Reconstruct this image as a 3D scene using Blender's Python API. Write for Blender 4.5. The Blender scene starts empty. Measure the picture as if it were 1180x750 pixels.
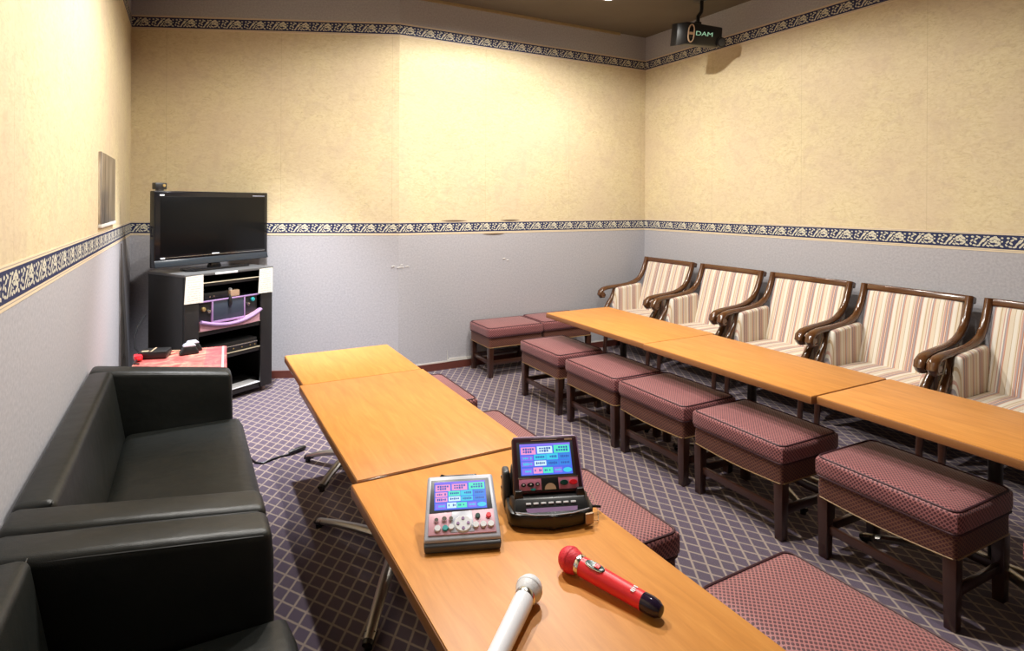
import bpy, bmesh, math, random
from mathutils import Matrix, Vector, Euler
random.seed(7)
PI = math.pi
R = math.radians
COL = bpy.context.scene.collection

# ------------------------------------------------------------------ node helpers
class N:
    def __init__(s, name):
        s.m = bpy.data.materials.new(name); s.m.use_nodes = True
        s.t = s.m.node_tree; s.b = s.t.nodes['Principled BSDF']; s.o = s.t.nodes['Material Output']
    def n(s, typ, **kw):
        x = s.t.nodes.new(typ)
        for k, v in kw.items():
            if k.startswith('i_'): x.inputs[k[2:].replace('_', ' ')].default_value = v
            else: setattr(x, k, v)
        return x
    def l(s, a, b): s.t.links.new(a, b)
    def math(s, op, a, b=None, c=None, clamp=False):
        x = s.t.nodes.new('ShaderNodeMath'); x.operation = op; x.use_clamp = clamp
        for i, v in enumerate((a, b, c)):
            if v is None: continue
            if isinstance(v, (int, float)): x.inputs[i].default_value = v
            else: s.l(v, x.inputs[i])
        return x.outputs[0]
    def mix(s, f, a, b, mode='MIX'):
        x = s.t.nodes.new('ShaderNodeMix'); x.data_type = 'RGBA'; x.blend_type = mode
        for i, v in ((0, f), (6, a), (7, b)):
            if isinstance(v, (int, float)): x.inputs[i].default_value = v
            elif isinstance(v, tuple): x.inputs[i].default_value = (*v, 1) if len(v) == 3 else v
            else: s.l(v, x.inputs[i])
        return x.outputs[2]
    def ramp(s, f, stops, interp='LINEAR'):
        x = s.t.nodes.new('ShaderNodeValToRGB'); r = x.color_ramp; r.interpolation = interp
        while len(r.elements) < len(stops): r.elements.new(0.5)
        for e, (p, c) in zip(r.elements, stops):
            e.position = p; e.color = (*c, 1) if isinstance(c, tuple) else (c, c, c, 1)
        s.l(f, x.inputs[0]); return x.outputs[0]
    def coord(s, which):
        return s.t.nodes.new('ShaderNodeTexCoord').outputs[which]
    def map(s, v, loc=(0, 0, 0), rot=(0, 0, 0), sc=(1, 1, 1), typ='POINT'):
        x = s.t.nodes.new('ShaderNodeMapping'); x.vector_type = typ
        x.inputs['Location'].default_value = loc; x.inputs['Rotation'].default_value = rot; x.inputs['Scale'].default_value = sc
        s.l(v, x.inputs['Vector']); return x.outputs[0]
    def noise(s, v, scale, detail=4, rough=0.5, dist=0):
        x = s.t.nodes.new('ShaderNodeTexNoise'); s.l(v, x.inputs['Vector'])
        x.inputs['Scale'].default_value = scale; x.inputs['Detail'].default_value = detail
        x.inputs['Roughness'].default_value = rough; x.inputs['Distortion'].default_value = dist
        return x.outputs[0]
    def bump(s, h, strength=0.2, dist=0.01):
        x = s.t.nodes.new('ShaderNodeBump'); x.inputs['Strength'].default_value = strength; x.inputs['Distance'].default_value = dist
        s.l(h, x.inputs['Height']); s.l(x.outputs[0], s.b.inputs['Normal'])
    def sep(s, v):
        x = s.t.nodes.new('ShaderNodeSeparateXYZ'); s.l(v, x.inputs[0]); return x.outputs
    def comb(s, a, b, c=0.0):
        x = s.t.nodes.new('ShaderNodeCombineXYZ')
        for i, v in enumerate((a, b, c)):
            if isinstance(v, (int, float)): x.inputs[i].default_value = v
            else: s.l(v, x.inputs[i])
        return x.outputs[0]
    def base(s, c): s.l(c, s.b.inputs['Base Color'])
    def set(s, rough=0.5, metal=0.0, spec=0.5, coat=0.0, sheen=0.0):
        s.b.inputs['Roughness'].default_value = rough; s.b.inputs['Metallic'].default_value = metal
        s.b.inputs['Specular IOR Level'].default_value = spec; s.b.inputs['Coat Weight'].default_value = coat
        s.b.inputs['Sheen Weight'].default_value = sheen

def plain(name, c, rough=0.5, metal=0.0, spec=0.5, var=0.08, scale=30, coat=0.0, bump=0.0):
    k = N(name); v = k.coord('Object'); f = k.noise(v, scale, 3)
    c2 = tuple(max(0, x * (1 - var * 2)) for x in c)
    k.base(k.mix(f, c2, tuple(min(1, x * (1 + var)) for x in c))); k.set(rough, metal, spec, coat)
    if bump: k.bump(f, bump, 0.002)
    return k.m

def emit(name, c, strength):
    k = N(name); k.b.inputs['Base Color'].default_value = (0.01, 0.01, 0.01, 1)
    k.b.inputs['Emission Color'].default_value = (*c, 1); k.b.inputs['Emission Strength'].default_value = strength
    k.set(0.25); return k.m

# ------------------------------------------------------------------ materials
M = {}
def wall_cream():
    k = N('cream_wallpaper'); uv = k.coord('UV')
    big = k.noise(uv, 2.2, 3)
    st = k.noise(k.map(uv, rot=(0, 0, -0.85), sc=(1, 1.8, 1)), 12, 6, 0.66, 2.2)
    st2 = k.noise(k.map(uv, rot=(0, 0, -0.95), sc=(1, 2.6, 1)), 20, 5, 0.6, 2.0)
    a = k.ramp(st, [(0.34, (0.52, 0.405, 0.235)), (0.48, (0.635, 0.53, 0.315)), (0.64, (0.70, 0.60, 0.385))])
    b = k.ramp(st2, [(0.30, (0.42, 0.345, 0.25)), (0.42, (0.64, 0.535, 0.33)), (0.60, (0.71, 0.62, 0.41))])
    c = k.mix(0.45, a, b)
    c = k.mix(k.ramp(big, [(0.38, 0.0), (0.66, 0.45)]), c, (0.60, 0.475, 0.345))
    c = k.mix(k.ramp(k.noise(uv, 6.5, 5, 0.65, 1.0), [(0.50, 0.0), (0.68, 0.40)]), c, (0.52, 0.40, 0.29))
    sx = k.sep(uv)[0]; sm = k.math('LESS_THAN', k.math('ABSOLUTE', k.math('SUBTRACT', k.math('FRACT', k.math('DIVIDE', k.math('ADD', sx, 0.40), 0.92)), 0.5)), 0.0016)
    c = k.mix(k.math('MULTIPLY', sm, 0.35), c, (0.30, 0.22, 0.13))
    k.base(c); k.set(0.75, spec=0.25); k.bump(st2, 0.12, 0.003); return k.m
def wall_grey():
    k = N('grey_wallpaper'); uv = k.coord('UV')
    f = k.noise(uv, 70, 5, 0.65); g = k.noise(uv, 5, 3); p = k.noise(uv, 24, 3)
    c = k.ramp(f, [(0.30, (0.34, 0.335, 0.365)), (0.5, (0.405, 0.40, 0.43)), (0.66, (0.465, 0.46, 0.485))])
    c = k.mix(k.ramp(g, [(0.3, 0.0), (0.7, 0.35)]), c, (0.43, 0.415, 0.43))
    c = k.mix(k.ramp(p, [(0.74, 0.0), (0.80, 0.6)]), c, (0.55, 0.50, 0.42))
    k.base(c); k.set(0.7, spec=0.3); k.bump(f, 0.15, 0.002); return k.m
def border():
    k = N('floral_border_paper'); uv = k.coord('UV')
    x, y, z = k.sep(uv)
    # tile 0.184 m long, uv.y runs 0..0.116 over the strip
    t = k.math('MULTIPLY', k.math('FRACT', k.math('DIVIDE', x, 0.184)), 18.4)
    h = k.math('MULTIPLY', y, 100.0)
    v = k.comb(t, h)
    E_ = [(3.2,7.6,1.5,.75,.5),(4.6,8.6,1.2,.8,-.3),(6.1,7.8,1.6,.8,-.5),(4.4,6.2,1.3,.9,.9),(6.3,5.9,1.1,.6,.2),(2.6,5.2,1.1,.8,1.2),
          (3.9,3.9,1.2,.6,-.2),(6.4,3.6,1.3,.5,.35),(1.3,3.4,1.0,.55,.4),(1.0,8.4,.7,.5,.2),(1.1,6.2,.6,.45,-.4),(8.2,8.8,1.0,.5,-.2),(8.2,6.6,.6,.5,0),
          (10.0,6.9,1.7,.5,-1.0),(11.3,6.1,2.3,.5,-1.05),(12.4,4.6,1.5,.45,-1.1),(9.4,4.9,1.2,.5,-1.0),(10.4,3.7,1.0,.5,-.9),(8.3,3.4,.9,.5,.5),(13.2,3.3,1.0,.5,-.3),
          (12.9,8.4,.9,.55,.4),(14.4,7.3,1.1,.5,-.6),(15.0,5.4,1.0,.55,.7),(16.4,8.5,.8,.6,.1),(16.8,6.2,1.0,.5,-.8),(15.4,3.4,1.0,.5,.2),(17.4,4.2,.8,.5,1.0),(14.0,9.0,.5,.35,0),
          (10.0,8.9,.6,.35,.2),(7.6,4.9,.6,.35,.6)]
    cur = None
    for (cx, cy, a, b, r) in E_:
        ln = k.t.nodes.new('ShaderNodeVectorMath'); ln.operation = 'LENGTH'
        k.l(k.map(v, loc=(cx, cy, 0), rot=(0, 0, r), sc=(a, b, 1), typ='TEXTURE'), ln.inputs[0])
        cur = ln.outputs['Value'] if cur is None else k.math('MINIMUM', cur, ln.outputs['Value'])
    wob = k.math('ADD', cur, k.math('MULTIPLY', k.noise(uv, 260, 2), 0.5))
    f = k.ramp(wob, [(0.86, 1.0), (0.99, 0.0)]) if False else k.math('LESS_THAN', wob, 1.26)
    leaf = k.mix(k.noise(uv, 120, 2), (0.42, 0.42, 0.36), (0.80, 0.74, 0.56))
    c = k.mix(f, (0.018, 0.026, 0.085), leaf)
    cream = (0.72, 0.60, 0.42)
    low = k.math('LESS_THAN', h, 1.75); hi = k.math('GREATER_THAN', h, 10.3)
    edge = k.math('MAXIMUM', low, hi)
    c = k.mix(edge, c, cream)
    l1 = k.math('MULTIPLY', k.math('GREATER_THAN', h, 0.85), k.math('LESS_THAN', h, 1.1))
    l2 = k.math('MULTIPLY', k.math('GREATER_THAN', h, 10.9), k.math('LESS_THAN', h, 11.15))
    c = k.mix(k.math('MULTIPLY', k.math('MAXIMUM', l1, l2), 0.7), c, (0.18, 0.16, 0.18))
    k.base(c); k.set(0.6, spec=0.3); return k.m
def carpet():
    k = N('diamond_carpet'); p = k.coord('Object'); x, y, z = k.sep(p)
    f = k.noise(p, 900, 2, 0.7); g = k.noise(p, 3.0, 3)
    def fam(sx):
        a = k.math('ADD', k.math('MULTIPLY', x, 0.837), k.math('MULTIPLY', y, 0.548 * sx))
        a = k.math('ADD', a, k.math('MULTIPLY', k.math('SUBTRACT', k.noise(p, 40, 2), 0.5), 0.004))
        fr = k.math('FRACT', k.math('DIVIDE', k.math('ADD', a, 40.0 * 0.0582), 0.0582))
        return k.math('ABSOLUTE', k.math('SUBTRACT', fr, 0.5))
    mn = k.math('MINIMUM', fam(1), fam(-1))
    lin = k.ramp(mn, [(0.045, 1.0), (0.10, 0.0)])
    rib = k.math('SINE', k.math('MULTIPLY', y, 1500))
    c = k.mix(f, (0.060, 0.045, 0.074), (0.155, 0.118, 0.170))
    c = k.mix(k.ramp(g, [(0.35, 0.0), (0.7, 0.5)]), c, (0.10, 0.078, 0.10))
    c = k.mix(lin, c, k.mix(f, (0.22, 0.175, 0.150), (0.46, 0.375, 0.33)))
    k.base(c); k.set(0.9, spec=0.15, sheen=0.15); k.bump(f, 0.4, 0.004); return k.m
def table_wood():
    k = N('orange_wood_laminate'); uv = k.coord('Object')
    w = k.noise(k.map(uv, sc=(7, 0.8, 1)), 5, 5, 0.6, 0.8)
    w2 = k.noise(k.map(uv, sc=(60, 2.5, 1)), 5, 4, 0.6)
    c = k.ramp(w, [(0.30, (0.54, 0.215, 0.042)), (0.52, (0.63, 0.262, 0.053)), (0.72, (0.69, 0.305, 0.070))])
    c = k.mix(k.ramp(w2, [(0.4, 0.0), (0.7, 0.35)]), c, (0.56, 0.22, 0.044))
    k.base(c); k.set(0.42, spec=0.40, coat=0.0); k.bump(w2, 0.03, 0.001); return k.m
def leather():
    k = N('black_leatherette'); p = k.coord('Object')
    v = k.t.nodes.new('ShaderNodeTexVoronoi'); v.inputs['Scale'].default_value = 420; k.l(p, v.inputs['Vector'])
    f = k.noise(p, 7, 3); k.base(k.mix(f, (0.005, 0.006, 0.0052), (0.011, 0.0125, 0.0108)))
    k.set(0.40, spec=0.45)
    h = k.math('ADD', k.math('MULTIPLY', v.outputs['Distance'], 0.10), k.math('MULTIPLY', f, 2.2))
    k.bump(h, 0.35, 0.008); return k.m
def stool_fabric():
    k = N('mauve_weave_fabric'); uv = k.coord('UV'); x, y, z = k.sep(uv)
    def fam(sx, per):
        a = k.math('ADD', k.math('MULTIPLY', x, 0.72), k.math('MULTIPLY', y, 0.69 * sx))
        return k.math('SINE', k.math('MULTIPLY', a, 2 * PI / per))
    a = fam(1, 0.0105); b = fam(-1, 0.0135)
    m = k.math('MULTIPLY', k.math('ADD', a, 1.0), k.math('ADD', b, 1.0))
    loz = k.ramp(m, [(0.35, 0.0), (0.80, 1.0)])
    c = k.mix(loz, (0.38, 0.140, 0.138), (0.080, 0.016, 0.026))
    g = k.noise(k.coord('Object'), 4, 2); c = k.mix(k.ramp(g, [(0.4, 0.0), (0.75, 0.25)]), c, (0.30, 0.11, 0.11))
    k.base(c); k.set(0.55, spec=0.35, sheen=0.25); k.bump(m, 0.15, 0.001); return k.m
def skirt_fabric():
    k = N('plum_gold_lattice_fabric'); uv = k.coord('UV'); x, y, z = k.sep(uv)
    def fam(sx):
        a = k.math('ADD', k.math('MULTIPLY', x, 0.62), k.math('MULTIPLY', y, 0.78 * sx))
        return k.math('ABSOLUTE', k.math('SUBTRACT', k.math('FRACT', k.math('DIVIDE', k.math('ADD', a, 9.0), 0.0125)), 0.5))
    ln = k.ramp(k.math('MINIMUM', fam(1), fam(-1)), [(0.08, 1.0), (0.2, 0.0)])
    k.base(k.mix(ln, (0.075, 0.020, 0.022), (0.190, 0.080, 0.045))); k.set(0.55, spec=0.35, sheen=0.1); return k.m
def stripe(axis):
    k = N('striped_upholstery_' + axis); x, y, z = k.sep(k.coord('Object'))
    s = {'across': y, 'along': x}[axis]
    wav = k.math('MULTIPLY', k.math('SUBTRACT', k.noise(k.coord('Object'), 3, 2), 0.5), 0.010)
    f = k.math('FRACT', k.math('DIVIDE', k.math('ADD', k.math('ADD', s, 10.0), wav), 0.172))
    cr = (0.70, 0.61, 0.48); wh = (0.76, 0.71, 0.62); tan = (0.50, 0.36, 0.21); pk = (0.58, 0.35, 0.28); og = (0.52, 0.20, 0.09); gl = (0.36, 0.32, 0.33); br = (0.28, 0.14, 0.10)
    st = [(0.0, cr), (0.085, tan), (0.10, wh), (0.20, cr), (0.235, tan), (0.262, wh), (0.285, pk), (0.335, gl), (0.375, og), (0.395, wh), (0.415, og), (0.435, gl), (0.50, br), (0.515, pk), (0.55, wh), (0.66, cr), (0.69, tan), (0.72, cr), (0.80, pk), (0.83, wh), (0.87, gl), (0.91, pk), (0.94, og), (0.955, cr)]
    c = k.ramp(f, st, 'CONSTANT')
    k.base(c); k.set(0.62, spec=0.3, sheen=0.2); k.bump(k.noise(k.coord('Object'), 500, 2), 0.15, 0.001); return k.m
def varnish(name, a, b, rough=0.22):
    k = N(name); p = k.coord('Object'); w = k.noise(k.map(p, sc=(3, 3, 14)), 6, 4, 0.6, 1.0)
    k.base(k.mix(w, a, b)); k.set(rough, spec=0.6, coat=0.35); k.b.inputs['Coat Roughness'].default_value = 0.12; return k.m
def red_cloth():
    k = N('red_patterned_cloth'); p = k.coord('Object'); x, y, z = k.sep(p)
    n = k.noise(p, 9, 4, 0.6, 1.0); c = k.ramp(n, [(0.35, (0.36, 0.060, 0.055)), (0.52, (0.46, 0.115, 0.095)), (0.66, (0.55, 0.27, 0.18))])
    b = k.math('GREATER_THAN', x, 0.13); b2 = k.math('LESS_THAN', k.math('ABSOLUTE', k.math('SUBTRACT', x, 0.225)), 0.006)
    c = k.mix(k.math('MULTIPLY', b, 0.45), c, (0.36, 0.05, 0.08)); c = k.mix(k.math('MULTIPLY', b2, 0.7), c, (0.75, 0.42, 0.40))
    k.base(c); k.set(0.7, spec=0.3); return k.m
def paper():
    k = N('printed_paper'); x, y, z = k.sep(k.coord('Object'))
    r = k.math('FRACT', k.math('DIVIDE', z, 0.016)); ln = k.math('LESS_THAN', r, 0.32)
    br = k.math('GREATER_THAN', k.noise(k.comb(k.math('MULTIPLY', x, 60.0), k.math('FLOOR', k.math('DIVIDE', z, 0.016))), 1.3, 2), 0.45)
    e = k.math('LESS_THAN', k.math('ABSOLUTE', x), 0.047)
    k.base(k.mix(k.math('MULTIPLY', k.math('MULTIPLY', ln, br), k.math('MULTIPLY', e, 0.45)), (0.74, 0.71, 0.62), (0.20, 0.19, 0.18))); k.set(0.6); return k.m
def panel_metal():
    k = N('streaked_panel_metal'); x, y, z = k.sep(k.coord('Object'))
    n = k.noise(k.comb(k.math('MULTIPLY', y, 9.0), 0.0, k.math('MULTIPLY', z, 0.7)), 3, 3, 0.6)
    k.base(k.ramp(n, [(0.35, (0.20, 0.17, 0.15)), (0.5, (0.42, 0.37, 0.32)), (0.62, (0.62, 0.58, 0.54))])); k.set(0.28, metal=0.75); return k.m  # vertical streaks set in the metal colour

M['cream'] = wall_cream(); M['grey'] = wall_grey(); M['border'] = border(); M['carpet'] = carpet()
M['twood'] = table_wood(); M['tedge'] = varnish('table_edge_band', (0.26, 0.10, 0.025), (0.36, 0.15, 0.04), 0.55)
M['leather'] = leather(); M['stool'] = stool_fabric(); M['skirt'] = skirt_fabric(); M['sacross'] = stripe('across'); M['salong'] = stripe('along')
M['awood'] = varnish('walnut_varnish', (0.060, 0.022, 0.008), (0.150, 0.058, 0.018), 0.2)
M['swood'] = varnish('stool_and_shaded_leg_wood', (0.026, 0.009, 0.006), (0.055, 0.019, 0.010), 0.3)
M['piping'] = plain('dark_piping', (0.06, 0.018, 0.025), 0.6)
M['gimp'] = plain('gold_braid', (0.32, 0.19, 0.07), 0.5)
M['seam'] = plain('black_seam', (0.006, 0.006, 0.006), 0.5)
M['ceil'] = plain('taupe_ceiling', (0.150, 0.125, 0.095), 0.8, spec=0.2, var=0.05, scale=5)
M['baseL'] = plain('brown_red_skirting', (0.125, 0.034, 0.024), 0.45)
M['moulding'] = plain('gilt_moulding', (0.36, 0.27, 0.14), 0.45)
M['white'] = plain('white_plastic', (0.72, 0.73, 0.76), 0.35, var=0.02)
M['blackp'] = plain('black_plastic', (0.012, 0.012, 0.013), 0.35)
M['blackg'] = plain('gloss_black', (0.006, 0.006, 0.007), 0.12)
M['rackb'] = plain('black_laminate', (0.014, 0.013, 0.013), 0.42, var=0.15)
M['racktop'] = plain('black_laminate_lit_top', (0.10, 0.10, 0.10), 0.3)  # black rack top, greyed in colour for the light it reflects
M['edge'] = plain('pale_edge_band', (0.62, 0.55, 0.40), 0.4)
M['greyp'] = plain('silver_grey_plastic', (0.46, 0.48, 0.56), 0.35, var=0.03)
M['dgrey'] = plain('dark_grey_plastic', (0.06, 0.065, 0.075), 0.4)
M['bar'] = plain('slate_glossy_bar', (0.020, 0.026, 0.033), 0.22)
M['steel'] = plain('brushed_steel', (0.40, 0.38, 0.35), 0.35, metal=1.0, var=0.05)
M['chrome'] = plain('chrome', (0.75, 0.74, 0.70), 0.18, metal=1.0, var=0.02)
M['gold'] = plain('brass', (0.62, 0.45, 0.18), 0.3, metal=0.8)
M['screenoff'] = plain('switched_off_screen', (0.004, 0.004, 0.004), 0.22, spec=0.15, var=0.0)
M['purple'] = plain('lilac_trim', (0.32, 0.20, 0.38), 0.3)
M['pinkp'] = plain('pink_facia', (0.62, 0.22, 0.34), 0.4, var=0.04)
M['pinkl'] = plain('pale_pink_facia', (0.66, 0.36, 0.44), 0.4, var=0.04)
M['conscr'] = plain('console_screen', (0.035, 0.045, 0.065), 0.3, var=0.02)
M['red'] = plain('red_enamel', (0.86, 0.022, 0.035), 0.35, var=0.03)
M['redmesh'] = plain('red_foam_grille', (0.78, 0.018, 0.040), 0.5, scale=300, var=0.2, bump=0.5)
M['wmesh'] = plain('white_grille', (0.74, 0.75, 0.78), 0.4, scale=300, var=0.05, bump=0.3)
M['wmic'] = plain('white_enamel', (0.84, 0.86, 0.92), 0.28, var=0.01)
M['smoke'] = plain('smoked_plastic', (0.02, 0.012, 0.03), 0.08)
M['teal'] = plain('teal_button', (0.03, 0.35, 0.36), 0.35)
M['dgreen'] = plain('dark_green_button', (0.01, 0.06, 0.05), 0.3)
M['beige'] = plain('beige_plastic', (0.55, 0.38, 0.24), 0.5)
M['redcloth'] = red_cloth(); M['paper'] = paper(); M['metalpanel'] = panel_metal()
M['wedge'] = plain('dark_wedge_strip', (0.13, 0.115, 0.105), 0.7)
M['paperedge'] = plain('torn_paper_edge', (0.66, 0.64, 0.60), 0.7)
M['dark'] = plain('scuff', (0.16, 0.11, 0.07), 0.7)
M['clear'] = plain('translucent_castor', (0.35, 0.27, 0.22), 0.2)
M['lens'] = emit('lamp_lens', (1.0, 0.95, 0.88), 22.0)
M['greenglow'] = emit('pale_green_letters', (0.55, 0.95, 0.60), 0.45)
for nm, c in dict(blue=(0.08, 0.16, 0.80), blue2=(0.05, 0.25, 0.75), cyan=(0.06, 0.60, 0.80), green=(0.10, 0.80, 0.55), pink=(0.85, 0.32, 0.62), white=(0.62, 0.85, 0.92), ink=(0.04, 0.10, 0.45), violet=(0.25, 0.18, 0.85)).items():
    M['e_' + nm] = emit('lit_screen_' + nm, c, 1.0)

# ------------------------------------------------------------------ mesh builder
class G:
    def __init__(s): s.bm = bmesh.new(); s.mi = 0
    def merge(s, b, mat=None):
        if mat is not None: b.transform(mat)
        vs = [s.bm.verts.new(v.co) for v in b.verts]; b.verts.index_update()
        for f in b.faces:
            try: nf = s.bm.faces.new([vs[v.index] for v in f.verts]); nf.material_index = s.mi; nf.smooth = True
            except ValueError: pass
        b.free(); return s
    def hexa(s, pts, bev=0.0, seg=2):
        b = bmesh.new(); v = [b.verts.new(p) for p in pts]
        for f in ((0, 3, 2, 1), (4, 5, 6, 7), (0, 1, 5, 4), (1, 2, 6, 5), (2, 3, 7, 6), (3, 0, 4, 7)): b.faces.new([v[i] for i in f])
        if bev: bmesh.ops.bevel(b, geom=list(b.edges), offset=bev, segments=seg, profile=0.5, affect='EDGES')
        return s.merge(b)
    def box(s, x0, x1, y0, y1, z0, z1, bev=0.0, seg=2, M_=None):
        P = [(x0, y0, z0), (x1, y0, z0), (x1, y1, z0), (x0, y1, z0), (x0, y0, z1), (x1, y0, z1), (x1, y1, z1), (x0, y1, z1)]
        if M_ is not None: P = [M_ @ Vector(p) for p in P]
        return s.hexa(P, bev, seg)
    def puff(s, x0, x1, y0, y1, z0, z1, bulge=0.01, r=0.03, n=10, M_=None):
        # pillow-like box: subdivided cube with rounded edges and crowned faces
        b = bmesh.new(); bmesh.ops.create_cube(b, size=2)
        bmesh.ops.subdivide_edges(b, edges=list(b.edges), cuts=n, use_grid_fill=True)
        hx, hy, hz = (x1 - x0) / 2, (y1 - y0) / 2, (z1 - z0) / 2; c = Vector(((x0 + x1) / 2, (y0 + y1) / 2, (z0 + z1) / 2))
        for v in b.verts:
            q = v.co.copy(); p = Vector((q.x * hx, q.y * hy, q.z * hz))
            inner = Vector((max(-hx + r, min(hx - r, p.x)), max(-hy + r, min(hy - r, p.y)), max(-hz + r, min(hz - r, p.z))))
            d = p - inner
            if d.length > 1e-6 and sum(abs(t) > 1e-6 for t in d) > 1: p = inner + d.normalized() * r
            p.z += bulge * (1 - q.x ** 2) * (1 - q.y ** 2) * (1 if q.z > 0 else -1) * abs(q.z)
            p.x += bulge * .5 * (1 - q.z ** 2) * (1 - q.y ** 2) * q.x; p.y += bulge * .5 * (1 - q.z ** 2) * (1 - q.x ** 2) * q.y
            v.co = p + c
        return s.merge(b, M_)
    def tube(s, pts, rad, n=8, closed=False, flat=None, cap=True):
        pts = [Vector(p) for p in pts]; m = len(pts); rs = rad if isinstance(rad, (list, tuple)) else [rad] * m
        rings = []; up = None; b = bmesh.new()
        for i, p in enumerate(pts):
            if closed: t = (pts[(i + 1) % m] - pts[i - 1])
            else: t = pts[min(i + 1, m - 1)] - pts[max(i - 1, 0)]
            t.normalize()
            if flat is not None: side = Vector(flat) - t * t.dot(Vector(flat)); side.normalize()
            else:
                if up is None: up = Vector((0, 0, 1)) if abs(t.z) < 0.9 else Vector((1, 0, 0))
                side = up - t * up.dot(t); side.normalize(); up = side
            o = t.cross(side)
            rr = rs[i]; ra, rb = rr if isinstance(rr, tuple) else (rr, rr)
            rings.append([b.verts.new(p + side * (math.cos(2 * PI * j / n) * ra) + o * (math.sin(2 * PI * j / n) * rb)) for j in range(n)])
        for i in range(m if closed else m - 1):
            a, c = rings[i], rings[(i + 1) % m]
            for j in range(n): b.faces.new((a[j], a[(j + 1) % n], c[(j + 1) % n], c[j]))
        if not closed and cap: b.faces.new(rings[0][::-1]); b.faces.new(rings[-1])
        return s.merge(b)
    def lathe(s, prof, n=28, M_=None):
        # profile: (radius, z)
        b = bmesh.new(); rings = []
        for r, z in prof:
            rings.append([b.verts.new((r * math.cos(2 * PI * j / n), r * math.sin(2 * PI * j / n), z)) for j in range(n)] if r > 1e-6 else [b.verts.new((0, 0, z))])
        for a, c in zip(rings, rings[1:]):
            for j in range(n):
                k = (j + 1) % n
                if len(a) == 1 and len(c) > 1: b.faces.new((a[0], c[j], c[k]))
                elif len(c) == 1 and len(a) > 1: b.faces.new((a[j], c[0], a[k]))
                elif len(a) > 1: b.faces.new((a[j], c[j], c[k], a[k]))
        return s.merge(b, M_)
    def poly(s, pts, z0, z1, bev=0.0, M_=None):
        b = bmesh.new(); lo = [b.verts.new((x, y, z0)) for x, y in pts]; hi = [b.verts.new((x, y, z1)) for x, y in pts]; n = len(pts)
        b.faces.new(lo[::-1]); b.faces.new(hi)
        for i in range(n): b.faces.new((lo[i], lo[(i + 1) % n], hi[(i + 1) % n], hi[i]))
        if bev: bmesh.ops.bevel(b, geom=[e for e in b.edges], offset=bev, segments=2, profile=0.5, affect='EDGES')
        return s.merge(b, M_)

def mk(name, g, mat, parent=None, label=None, kind=None, sharp=38):
    bm = g.bm; bmesh.ops.recalc_face_normals(bm, faces=list(bm.faces))
    for e in bm.edges:
        e.smooth = not (len(e.link_faces) == 2 and e.calc_face_angle(0) > R(sharp))
    uv = bm.loops.layers.uv.new('UVMap')
    for f in bm.faces:
        n = f.normal; a = max(range(3), key=lambda i: abs(n[i]))
        for l in f.loops:
            c = l.vert.co; l[uv].uv = (c.y, c.z) if a == 0 else (c.x, c.z) if a == 1 else (c.x, c.y)
    me = bpy.data.meshes.new(name); bm.to_mesh(me); bm.free()
    for m in (mat if isinstance(mat, (list, tuple)) else [mat]): me.materials.append(M[m])
    o = bpy.data.objects.new(name, me); COL.objects.link(o)
    if parent: o.parent = parent
    if label: o['label'] = label
    if kind: o['kind'] = kind
    return o
def tag(o, label, cat, group=None):
    o['label'] = label; o['category'] = cat
    if group: o['group'] = group
    return o
def thing(name, label, cat, loc=(0, 0, 0), rz=0.0, group=None):
    o = bpy.data.objects.new(name, None); o.empty_display_size = 0.1; COL.objects.link(o)
    o.location = loc; o.rotation_euler = (0, 0, rz); return tag(o, label, cat, group)
def dup(root, loc, rz, label, group=None):
    r = root.copy(); COL.objects.link(r); r.location = loc; r.rotation_euler = (0, 0, rz); r['label'] = label
    if group: r['group'] = group
    for ch in list(root.children):
        c = ch.copy(); COL.objects.link(c); c.parent = r
        for gch in list(ch.children):
            d = gch.copy(); COL.objects.link(d); d.parent = c
    return r
def rrect(x0, x1, y0, y1, r, z, n=5):
    out = []
    for cx, cy, a0 in ((x1 - r, y1 - r, 0), (x0 + r, y1 - r, 90), (x0 + r, y0 + r, 180), (x1 - r, y0 + r, 270)):
        for i in range(n + 1):
            a = R(a0 + 90 * i / n); out.append((cx + r * math.cos(a), cy + r * math.sin(a), z))
    return out
def text(s, size, depth, M_, name, mat, parent, label=None):
    cu = bpy.data.curves.new(name, 'FONT'); cu.body = s; cu.size = size; cu.extrude = depth; cu.align_x = 'CENTER'; cu.align_y = 'CENTER'
    tmp = bpy.data.objects.new('tmp', cu); COL.objects.link(tmp)
    bpy.context.view_layer.update()
    me = bpy.data.meshes.new_from_object(tmp.evaluated_get(bpy.context.evaluated_depsgraph_get()))
    bpy.data.objects.remove(tmp); me.transform(M_); me.materials.clear(); me.materials.append(M[mat])
    o = bpy.data.objects.new(name, me); COL.objects.link(o); o.parent = parent
    if label: o['label'] = label
    return o

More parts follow.
